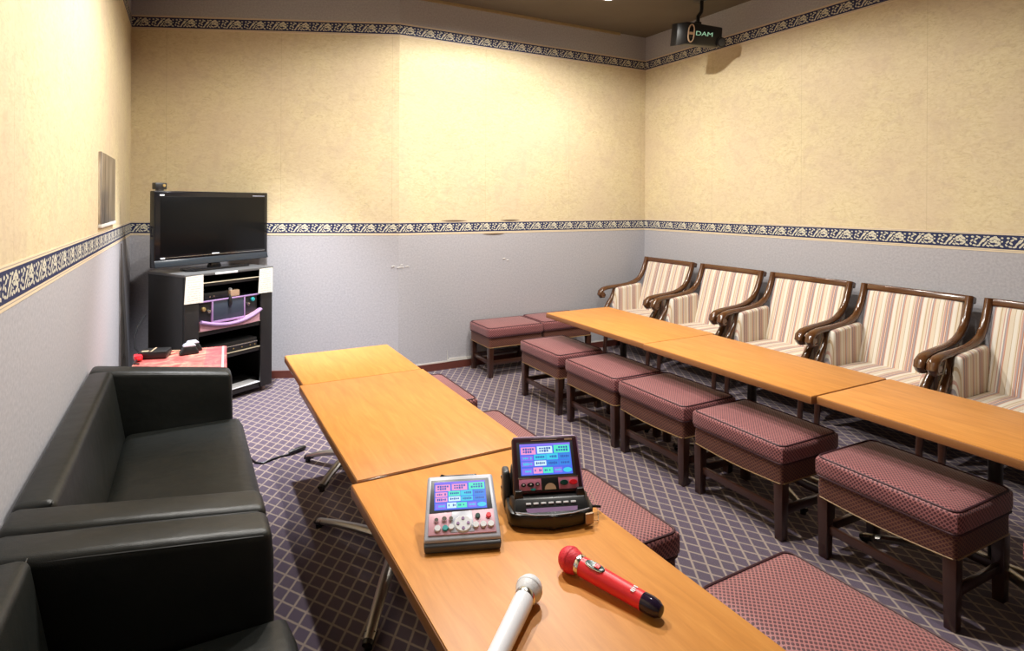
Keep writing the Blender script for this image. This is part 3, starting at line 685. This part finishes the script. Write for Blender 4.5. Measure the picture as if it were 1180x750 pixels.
tag(mk('white_cable', G().tube([(-.085, 4.13, .558), (-.06, 4.16, .558), (-.02, 4.155, .558), (-.045, 4.20, .558), (-.08, 4.21, .558)], .004, 8), 'beige'), 'thin pale lead lying between the adapter and the domes', 'cable')

# cables
tag(mk('looped_cable', G().tube([(-.262, 5.0, .66), (-.30, 4.96, .60), (-.325, 4.94, .52), (-.32, 4.94, .44), (-.29, 4.95, .40), (-.262, 4.97, .42)], .006, 8), 'dgrey'), 'grey cable looping behind the left side of the rack', 'cable')
t = thing('floor_cable', 'black cable with a socket end lying on the carpet beside the far sofa', 'cable', (0, 0, 0))
cb = [(.20, 4.02), (.26, 3.93), (.309, 3.82), (.325, 3.70), (.345, 3.635), (.38, 3.605), (.43, 3.635), (.48, 3.655), (.53, 3.66)]
g = G(); g.tube([(x, y, .006) for x, y in cb], .006, 8); mk('lead', g, 'blackp', t)
g = G(); g.tube([(.525, 3.66, .014), (.545, 3.665, .015), (.61, 3.70, .015), (.625, 3.705, .014)], [.008, .014, .014, .009], 10); mk('socket', g, 'blackp', t)

# metal panel on the left wall
t = thing('wall_panel', 'narrow shiny metal panel mounted on the left wall above the border', 'panel', (UL, 4.107, 1.34), 0)
g = G(); g.box(.0, .014, -.34, .345, .015, .398, .002); mk('plate', g, 'metalpanel', t)
g = G(); g.box(.0, .017, -.35, .355, -.004, .014, .002); mk('lower_lip', g, 'paperedge', t)

# ------------------------------------------------------------------ projector
pj = thing('projector_unit', 'black box-shaped projector hanging from the ceiling in the far right corner', 'projector', (3.875, 3.72, CE), R(-11.5))
g = G(); g.lathe([(0, 0), (.062, 0), (.062, -.018), (.03, -.03), (0, -.03)], 24); mk('ceiling_plate', g, 'blackp', pj)
g = G(); g.tube([(.012, 0, -.02), (.012, 0, -.09), (.006, .0, -.125), (-.025, .0, -.165), (-.025, .0, -.205), (-.025, .0, -.24)], .016, 10)
g.tube([(-.05, 0, -.222), (.0, 0, -.222)], .016, 10); mk('mount_arm', g, 'blackp', pj)
Tp = Matrix.Translation((-.01, 0, -.225)) @ Matrix.Rotation(R(10), 4, 'X')
g = G()
g.hexa([Tp @ Vector(p) for p in [(-.155, -.06, -.185), (.205, -.06, -.185), (.215, .10, -.185), (-.155, .10, -.185), (-.155, -.06, .0), (.200, -.06, -.018), (.205, .10, -.018), (-.155, .10, .0)]], .014, 3)
g.hexa([Tp @ Vector(p) for p in [(-.212, .0, -.200), (-.150, -.06, -.183), (-.150, .10, -.183), (-.212, .09, -.200), (-.212, .0, -.012), (-.150, -.06, -.002), (-.150, .10, -.002), (-.212, .09, -.012)]], .004, 2); mk('housing', g, 'blackp', pj)
Mp = Tp @ Matrix.Translation((0, -.061, 0))
g = G(); g.tube([Mp @ Vector((-.112 + .028 * math.cos(a), -.003, -.093 + .072 * math.copysign(abs(math.sin(a)) ** .75, math.sin(a)))) for a in [2 * PI * i / 28 for i in range(28)]], .0055, 8, True)
g.box(-.134, -.090, -.006, .004, -.103, -.083, .001, M_=Mp); mk('lens_ring', g, 'beige', pj)
for z in (-.052, -.136):
    g = G(); g.lathe([(0, 0), (.021, 0), (.018, .005), (0, .003)], 18, Mp @ Matrix.Translation((-.112, 0, z)) @ Matrix.Rotation(PI / 2, 4, 'X')); mk('lens', g, 'blackg', pj)
g = G(); g.lathe([(0, 0), (.043, 0), (.043, .028), (.036, .032), (0, .032)], 24, Mp @ Matrix.Translation((.190, .015, -.145)) @ Matrix.Rotation(PI / 2, 4, 'X')); kb = mk('side_knob', g, 'blackp', pj)
g = G(); g.lathe([(0, 0), (.032, 0), (0, .004)], 24, Mp @ Matrix.Translation((.190, -.017, -.145)) @ Matrix.Rotation(PI / 2, 4, 'X')); mk('knob_face', g, 'dgrey', kb)
text('DAM', .050, .0008, Mp @ Matrix.Translation((.018, -.0015, -.090)) @ Matrix.Rotation(PI / 2, 4, 'X') @ Matrix.Diagonal((1.6, 1, 1, 1)), 'lettering', 'greenglow', pj, 'pale green letters')

# ------------------------------------------------------------------ things on the near table
ZN = ZT - .002
def screen_ui(parent, Mx, x0, x1, z0, z1, seedc):
    """lit touch screen: menu tiles with small glyph bars"""
    W, H_ = x1 - x0, z1 - z0
    mats = ['e_blue', 'e_pink', 'e_white', 'e_green', 'e_cyan', 'e_blue2', 'e_ink', 'e_violet']
    g = G()
    def q(a, b, c, d, mi, dep=.0008):
        g.mi = mi; g.box(x0 + a * W, x0 + b * W, -dep, .0004, z0 + c * H_, z0 + d * H_, 0, M_=Mx)
    q(0, 1, 0, 1, 0, .0004)
    q(0, 1, .93, 1, 7)
    tiles = [(.02, .31, .66, .90, 1), (.34, .64, .68, .91, 1 if seedc else 2), (.67, .98, .68, .93, 3), (.02, .25, .46, .62, 1 if seedc else 7), (.27, .50, .48, .65, 3 if seedc else 4), (.51, .74, .47, .66, 4), (.76, .98, .46, .66, 5),
             (.02, .25, .28, .43, 1 if seedc else 7), (.27, .50, .29, .45, 2), (.51, .74, .28, .44, 4 if seedc else 5), (.76, .98, .28, .44, 5), (.02, .22, .03, .22, 7), (.24, .42, .05, .24, 2 if seedc else 1), (.43, .62, .05, .23, 3), (.64, .80, .05, .22, 7)]
    for a, b, c, d, mi in tiles:
        q(a, b, c, d, mi, .0010)
        for r_ in range(2 if d - c > .2 else 1):
            zc = c + (d - c) * (.5 if d - c <= .2 else (.34 + .36 * r_))
            n = 5; w = (b - a) * .78 / n; xx = a + (b - a) * .12
            rnd = random.Random(int(a * 100 + c * 1000 + r_))
            for i in range(n):
                if rnd.random() < .15: continue
                hh = .020 + .022 * rnd.random()
                q(xx + i * w + w * .12, xx + i * w + w * .85, zc - hh, zc + hh, 6 if mi != 7 else 4, .0013)
    g.mi = 4
    g.poly([(.5 + .5 * math.cos(t_ * 2 * PI / 20), .5 + .5 * math.sin(t_ * 2 * PI / 20)) for t_ in range(20)], 0, 1, 0,
           Mx @ Matrix.Translation((x0 + .82 * W, .0, z0 + .05 * H_)) @ Matrix.Rotation(PI / 2, 4, 'X') @ Matrix.Diagonal((.17 * W, .15 * H_, .0012, 1)))
    return mk('screen', g, mats, parent, 'lit blue menu screen')
def disc(g, Mx, x, z, rx, rz, dep, y=0.0):
    g.lathe([(0, 0), (1, 0), (.85, dep), (0, dep)], 16, Mx @ Matrix.Translation((x, y, z)) @ Matrix.Rotation(PI / 2, 4, 'X') @ Matrix.Diagonal((rx, rz, 1, 1)))

# grey control screen, leaning far back
YA = R(-21.1)
tb = thing('control_tablet', 'silver-grey karaoke control screen with pink button panel, leaning back on the near table', 'remote', (.600, 1.342, ZN), YA)
TH = R(62)
Mx = Matrix.Translation((0, 0, .030)) @ Matrix.Rotation(-TH, 4, 'X')     # local z up the face, -y out of the face
w0, w1, hh = .096, .088, .185
g = G(); g.hexa([Mx @ Vector(p) for p in [(-w0, 0, 0), (w0, 0, 0), (w0, .030, 0), (-w0, .030, 0), (-w1, 0, hh), (w1, 0, hh), (w1, .030, hh), (-w1, .030, hh)]], .007, 3); mk('housing', g, 'greyp', tb)
g = G(); g.hexa([(-w0 + .002, -.004, .002), (w0 - .002, -.004, .002), (w0 - .002, .045, .002), (-w0 + .002, .045, .002), (-w0, -.006, .021), (w0, -.006, .021), (w0, .02, .030), (-w0, .02, .030)], .005, 3); mk('lower_edge', g, 'dgrey', tb)
g = G(); g.hexa([(-.07, .06, 0), (.07, .06, 0), (.07, .16, 0), (-.07, .16, 0), (-.075, .04, .028), (.075, .04, .028), (.075, .165, .074), (-.075, .165, .074)], .006); mk('rear_body', g, 'dgrey', tb)
g = G(); g.hexa([Mx @ Vector(p) for p in [(-.083, -.0015, .075), (.080, -.0015, .080), (.080, .002, .080), (-.083, .002, .075), (-.078, -.0015, .170), (.076, -.0015, .170), (.076, .002, .170), (-.078, .002, .170)]], .001); mk('bezel', g, 'dgrey', tb)
screen_ui(tb, Mx @ Matrix.Translation((0, -.002, 0)), -.070, .066, .081, .162, 1)
g = G(); g.hexa([Mx @ Vector(p) for p in [(-.085, -.003, .014), (.085, -.003, .014), (.085, .002, .014), (-.085, .002, .014), (-.084, -.003, .072), (.082, -.003, .077), (.082, .002, .077), (-.084, .002, .072)]], .001); fc = mk('button_panel', g, 'pinkl', tb, 'pale pink button panel')
g = G(); g.hexa([Mx @ Vector(p) for p in [(-.030, -.004, .018), (.030, -.004, .018), (.030, -.002, .018), (-.030, -.002, .018), (-.026, -.004, .074), (.026, -.004, .074), (.026, -.002, .074), (-.026, -.002, .074)]], .001); mk('centre_plate', g, 'greyp', tb)
g = G(); disc(g, Mx, .002, .039, .024, .024, .004, -.003); mk('direction_pad', g, 'white', fc)
for dx, dz in ((0, .013), (0, -.013), (.013, 0), (-.013, 0)):
    g = G(); disc(g, Mx, .002 + dx, .039 + dz, .0045, .0045, .0055, -.003); mk('arrow', g, 'purple', fc)
for x, z, r_, m in ((-.065, .052, .006, 'chrome'), (-.045, .054, .007, 'chrome'), (-.028, .054, .006, 'chrome'), (-.062, .030, .009, 'white'), (-.043, .030, .008, 'teal'), (-.028, .032, .008, 'white'),
                    (.040, .058, .007, 'dgreen'), (.068, .058, .007, 'red'), (.034, .034, .009, 'white'), (.053, .034, .009, 'white'), (.072, .034, .009, 'white')):
    g = G(); disc(g, Mx, x, z, r_, r_, .006, -.002); mk('button', g, m, fc)
g = G(); g.box(-.045, .045, .004, .030, hh - .002, hh + .004, .002, M_=Mx); g.tube([Mx @ Vector((-.055, .01, hh)), Mx @ Vector((-.05, .01, hh + .008)), Mx @ Vector((-.04, .01, hh + .004))], .003, 6); mk('top_latch', g, 'blackp', tb)

# charging dock with the black control screen standing in it
YB = R(-21.3)
dk = thing('charging_dock', 'black curved charging dock under the standing control screen', 'dock', (.868, 1.362, ZN), YB)
arc = [(-.118, .005), (-.112, -.022), (-.085, -.040), (-.045, -.050), (0, -.053), (.045, -.050), (.085, -.040), (.112, -.022), (.118, .005), (.116, .10), (.10, .125), (-.10, .125), (-.116, .10)]
g = G(); g.poly(arc, .004, .040, .008); mk('base', g, 'blackp', dk)
g = G(); g.hexa([(-.105, -.030, .036), (.105, -.030, .036), (.112, .03, .036), (-.112, .03, .036), (-.095, .004, .062), (.095, .004, .062), (.108, .03, .062), (-.108, .03, .062)], .004); sl = mk('sloped_facia', g, 'blackp', dk)
Ms = Matrix.Translation((0, -.030, .037)) @ Matrix.Rotation(-math.atan2(.034, .026), 4, 'X')
g = G(); g.poly([(-.068, .004), (-.04, -.006 + .004), (0, -.010 + .004), (.04, -.006 + .004), (.068, .004), (.07, .014), (-.07, .014)], -.0, .002, 0, Ms @ Matrix.Rotation(PI / 2, 4, 'X')); mk('lilac_strip', g, 'purple', sl)
for i in range(7):
    g = G(); x = -.062 + .0205 * i; g.box(x - .007, x + .007, -.002, .001, .024, .029, .0006, M_=Ms); mk('mark', g, 'white', sl)
g = G(); g.tube([(-.10, -.030, .044), (-.05, -.044, .041), (0, -.048, .0405), (.05, -.044, .041), (.10, -.030, .044)], .0016, 6); mk('bright_line', g, 'greyp', dk)
g = G(); g.hexa([(-.122, .055, .01), (-.098, .055, .01), (-.098, .13, .01), (-.122, .13, .01), (-.120, .085, .100), (-.100, .085, .100), (-.100, .13, .100), (-.120, .13, .100)], .008, 3); sd = mk('side_support', g, 'dgrey', dk)
for z in (.05, .08):
    g = G(); g.lathe([(0, 0), (.005, 0), (.005, .003), (0, .003)], 10, Matrix.Translation((-.1225, .10, z)) @ Matrix.Rotation(-PI / 2, 4, 'Y')); mk('contact', g, 'chrome', sd)
g = G(); g.hexa([(-.10, .075, .03), (.10, .075, .03), (.10, .12, .03), (-.10, .12, .03), (-.095, .098, .11), (.095, .098, .11), (.095, .12, .11), (-.095, .12, .11)], .006); mk('back_support', g, 'dgrey', dk)
g = G(); g.box(.086, .108, -.0425, -.036, .006, .034, .0005, M_=Matrix.Rotation(R(14), 4, 'Z') @ Matrix.Translation((-.012, -.024, .002))); mk('sticker', g, 'beige', dk)
g = G(); g.tube([(.112, .03, .018), (.135, .03, .016), (.148, .034, .012)], .0035, 8); mk('plug', g, 'blackp', dk)
g = G(); g.tube([(.125, .05, .04), (.133, .08, .03), (.140, .03, .012), (.128, -.02, .004), (.112, -.030, .010)], .0008, 6); mk('wire', g, 'beige', dk)
for x in (-.1, .1):
    for y in (-.01, .1):
        g = G(); g.lathe([(0, 0), (.008, 0), (.008, .006), (0, .006)], 10, Matrix.Translation((x, y, 0))); mk('foot', g, 'blackp', dk)
tk = thing('control_screen', 'black and maroon karaoke control screen standing upright in the dock', 'remote', dk.matrix_basis @ Vector((0, .018, .0625)) if False else (.868 + .036 * .363 * .5, 1.362 + .018 * .93, ZN + .0625), YB)
Mx = Matrix.Rotation(R(-33), 4, 'X')
w0, w1, hh = .098, .094, .150
M['maroon'] = plain('maroon_black_casing', (0.050, 0.016, 0.026), 0.3)
g = G(); g.hexa([Mx @ Vector(p) for p in [(-w0, 0, .004), (w0, 0, .004), (w0, .022, .004), (-w0, .022, .004), (-w1, 0, hh), (w1, 0, hh), (w1, .022, hh), (-w1, .022, hh)]], .005, 3); mk('housing', g, 'maroon', tk)
g = G(); g.tube([Mx @ Vector((-w1 + .004, .003, hh)), Mx @ Vector((w1 - .004, .003, hh))], .003, 8)
g.tube([Mx @ Vector((w0 - .001, .002, .008)), Mx @ Vector((w1, .002, hh - .002))], .002, 8); mk('bright_edge', g, 'purple', tk)
g = G(); g.box(-.082, .080, -.0012, .002, .044, .137, .001, M_=Mx); mk('bezel', g, 'dgrey', tk)
screen_ui(tk, Mx @ Matrix.Translation((0, -.0012, 0)), -.074, .072, .050, .132, 0)
g = G(); g.box(-.082, .084, -.003, .002, .012, .042, .001, M_=Mx); fc = mk('button_panel', g, 'pinkp', tk, 'pink button panel')
g = G(); g.box(-.084, .086, -.004, .002, .042, .045, .0008, M_=Mx); mk('chrome_strip', g, 'chrome', tk)
g = G(); g.box(-.020, .028, -.0042, -.002, .008, .042, .0006, M_=Mx); mk('centre_plate', g, 'blackp', fc)
g = G(); g.poly([(.016 * math.cos(PI * i / 14), .016 * math.sin(PI * i / 14)) for i in range(15)], 0, .0015, 0, Mx @ Matrix.Translation((.004, -.0042, .012)) @ Matrix.Rotation(PI / 2, 4, 'X')); mk('half_dial', g, 'beige', fc)
for x, z, rx, rz, m in ((-.070, .026, .007, .005, 'blackp'), (-.050, .026, .010, .006, 'blackp'), (-.031, .027, .006, .005, 'blackp'), (-.044, .014, .008, .003, 'teal'), (.044, .028, .012, .007, 'dgreen'), (.070, .028, .012, .007, 'red')):
    g = G(); disc(g, Mx, x, z, rx, rz, .004, -.003); mk('button', g, m, fc)
for x in (-.050, -.031, -.070):
    g = G(); disc(g, Mx, x, .0265, .003, .0022, .0052, -.003); mk('button_mark', g, 'white', fc)
g = G(); g.box(-.04, .035, -.001, .001, .1405, .1420, .0003, M_=Mx); g.box(.058, .080, -.001, .001, .1390, .1430, .0003, M_=Mx); mk('lettering', g, 'beige', tk)
for x in (-.086, .086):
    g = G(); g.hexa([(x - .013, -.012, -.002), (x + .013, -.012, -.002), (x + .013, .0, -.002), (x - .013, .0, -.002), (x - .009, -.008, .016), (x + .009, -.008, .016), (x + .009, .004, .016), (x - .009, .004, .016)], .002)
    mk('cradle_clip', g, 'blackp', dk).location = (0, .018 + .0, .0625)

# microphones
def mic(name, label, head, tail, mats, hr=.0285, br=.0195):
    h = Vector(head); t_ = Vector(tail); d = (t_ - h).normalized(); L = (t_ - h).length
    o = thing(name, label, 'microphone', (h.x, h.y, ZN), 0)
    rot = d.to_track_quat('Z', 'X').to_matrix().to_4x4(); Mx = Matrix.Translation(h - Vector((h.x, h.y, ZN))) @ rot
    prof = [(0, -hr)] + [(hr * math.sin(a), -hr * math.cos(a)) for a in [PI * i / 16 for i in range(1, 9)]] + [(hr * .98, .006), (hr * .90, .016), (hr * .78, .024), (0, .024)]
    g = G(); g.lathe(prof, 32, Mx); gr = mk('grille', g, mats[0], o)
    g = G(); g.lathe([(hr * .99, -.004), (hr * 1.03, -.002), (hr * 1.03, .003), (hr * .99, .005)], 32, Mx); mk('grille_ring', g, mats[0], gr)
    g = G(); g.lathe([(0, .023), (br * 1.10, .023), (br * 1.14, .026), (br * 1.14, .032), (br * 1.08, .035), (0, .035)], 32, Mx); mk('collar', g, 'chrome', o)
    g = G(); g.lathe([(0, .034), (br * 1.06, .034), (br * 1.10, .045), (br * 1.06, .09), (br * 1.0, L * .7), (br * .97, L - .03), (0, L - .03)], 32, Mx); bd = mk('handle', g, mats[1], o)
    g = G(); g.lathe([(0, L - .031), (br * .97, L - .031), (br * 1.0, L - .012), (br * .9, L + .002), (br * .6, L + .012), (0, L + .016)], 28, Mx); mk('tail_cap', g, mats[2], o)
    return o, Mx, L, bd
o, Mx, L, bd = mic('red_microphone', 'red handheld microphone with a smoked tail cap lying on the near table', (.788, 1.150, ZN + .0295), (.858, .937, ZN + .0205), ('redmesh', 'red', 'smoke'))
# switch on the upper side of the handle
upl = (Mx.to_3x3().inverted() @ Vector((-.15, -.25, .95))).normalized(); ax = math.atan2(upl.y, upl.x)
Ms = Mx @ Matrix.Rotation(ax, 4, 'Z') @ Matrix.Translation((.0195, 0, .072)) @ Matrix.Rotation(PI / 2, 4, 'Y')
g = G(); g.poly([(.024 * math.copysign(abs(math.cos(a)) ** .7, math.cos(a)), .0088 * math.copysign(abs(math.sin(a)) ** .8, math.sin(a))) for a in [2 * PI * i / 24 for i in range(24)]], -.003, .0035, .001, Ms); sw = mk('switch_plate', g, 'dgreen', bd)
g = G(); g.box(-.014, -.001, -.0055, .0055, .003, .0065, .001, M_=Ms); mk('switch', g, 'red', sw)
g = G(); g.tube([Ms @ Vector((.0245 * math.copysign(abs(math.cos(a)) ** .7, math.cos(a)), .0093 * math.copysign(abs(math.sin(a)) ** .8, math.sin(a)), .0018)) for a in [2 * PI * i / 24 for i in range(24)]], .0009, 5, True); mk('rim', g, 'chrome', sw)
g = G(); Mt = Mx @ Matrix.Rotation(ax, 4, 'Z') @ Matrix.Translation((.0188, 0, L - .052)) @ Matrix.Rotation(PI / 2, 4, 'Y')
for i, y in enumerate((-.007, -.002, .003, .007)): g.box(-.006 + .002 * (i % 2), .004, y - .0012, y + .0012, 0, .0012, 0, M_=Mt)
mk('lettering', g, 'white', bd)
mic('white_microphone', 'white handheld microphone running out of the bottom of the photo', (.650, 1.104, ZN + .0295), (.470, .945, ZN + .0205), ('wmesh', 'wmic', 'wmic'))

# ------------------------------------------------------------------ lamps
def downlight(u, v, power, label, size=.05, col=(1.0, .96, .895), ang=164, blend=.35, fixture=True):
    if fixture:
        t = thing('ceiling_light', label, 'ceiling light', (u, v, CE), 0, 'recessed ceiling lights')
        g = G(); g.lathe([(.055, 0), (.075, 0), (.078, -.006), (.060, -.010), (.055, -.004), (.055, 0)], 28); mk('ring', g, 'white', t)
        g = G(); g.lathe([(0, -.001), (.054, -.001), (.046, -.012), (.025, -.020), (0, -.023)], 24); mk('lamp_lens', g, 'lens', t)
    l = bpy.data.lights.new('lamp', 'SPOT'); l.energy = power; l.color = col; l.shadow_soft_size = size; l.spot_size = R(ang); l.spot_blend = blend
    o = bpy.data.objects.new('lamp', l); COL.objects.link(o); o.location = (u, v, CE - .075); return o
downlight(.75, 3.0, 200, 'recessed ceiling light above the left table row', size=.035, blend=.6)
downlight(2.20, 3.45, 195, 'recessed ceiling light above the aisle', size=.025, ang=170, blend=.25)
downlight(1.60, 1.85, 150, 'recessed ceiling light above the near end of the aisle', size=.035, blend=.7)
downlight(.45, 4.45, 680, 'recessed ceiling light above the far left corner', col=(.93, .95, 1.0), ang=64, blend=.85)
downlight(3.17, 4.085, 80, 'recessed ceiling light in the far right corner, its glow at the top edge', ang=120, blend=.8)

# ------------------------------------------------------------------ world, camera
w = bpy.data.worlds.new('World'); bpy.context.scene.world = w; w.use_nodes = True
w.node_tree.nodes['Background'].inputs[0].default_value = (.8, .8, .85, 1); w.node_tree.nodes['Background'].inputs[1].default_value = 0.004
cam = bpy.data.cameras.new('camera'); co = bpy.data.objects.new('camera', cam); COL.objects.link(co)
F = 684.562; cam.sensor_fit = 'HORIZONTAL'; cam.sensor_width = 36; cam.lens = F / 1180 * 36
cam.shift_y = -(375 - 233.5) / 1180; cam.clip_start = .02
co.matrix_world = Matrix.Translation((0, 0, 1.48)) @ Matrix.Rotation(-.500, 4, 'Z') @ Matrix.Rotation(PI / 2, 4, 'X') @ Matrix.Rotation(.005, 4, 'Z')
sc = bpy.context.scene; sc.camera = co
sc.view_settings.view_transform = 'Standard'; sc.view_settings.look = 'None'; sc.view_settings.gamma = 1; sc.view_settings.exposure = 0.12
sc.view_settings.use_curve_mapping = False
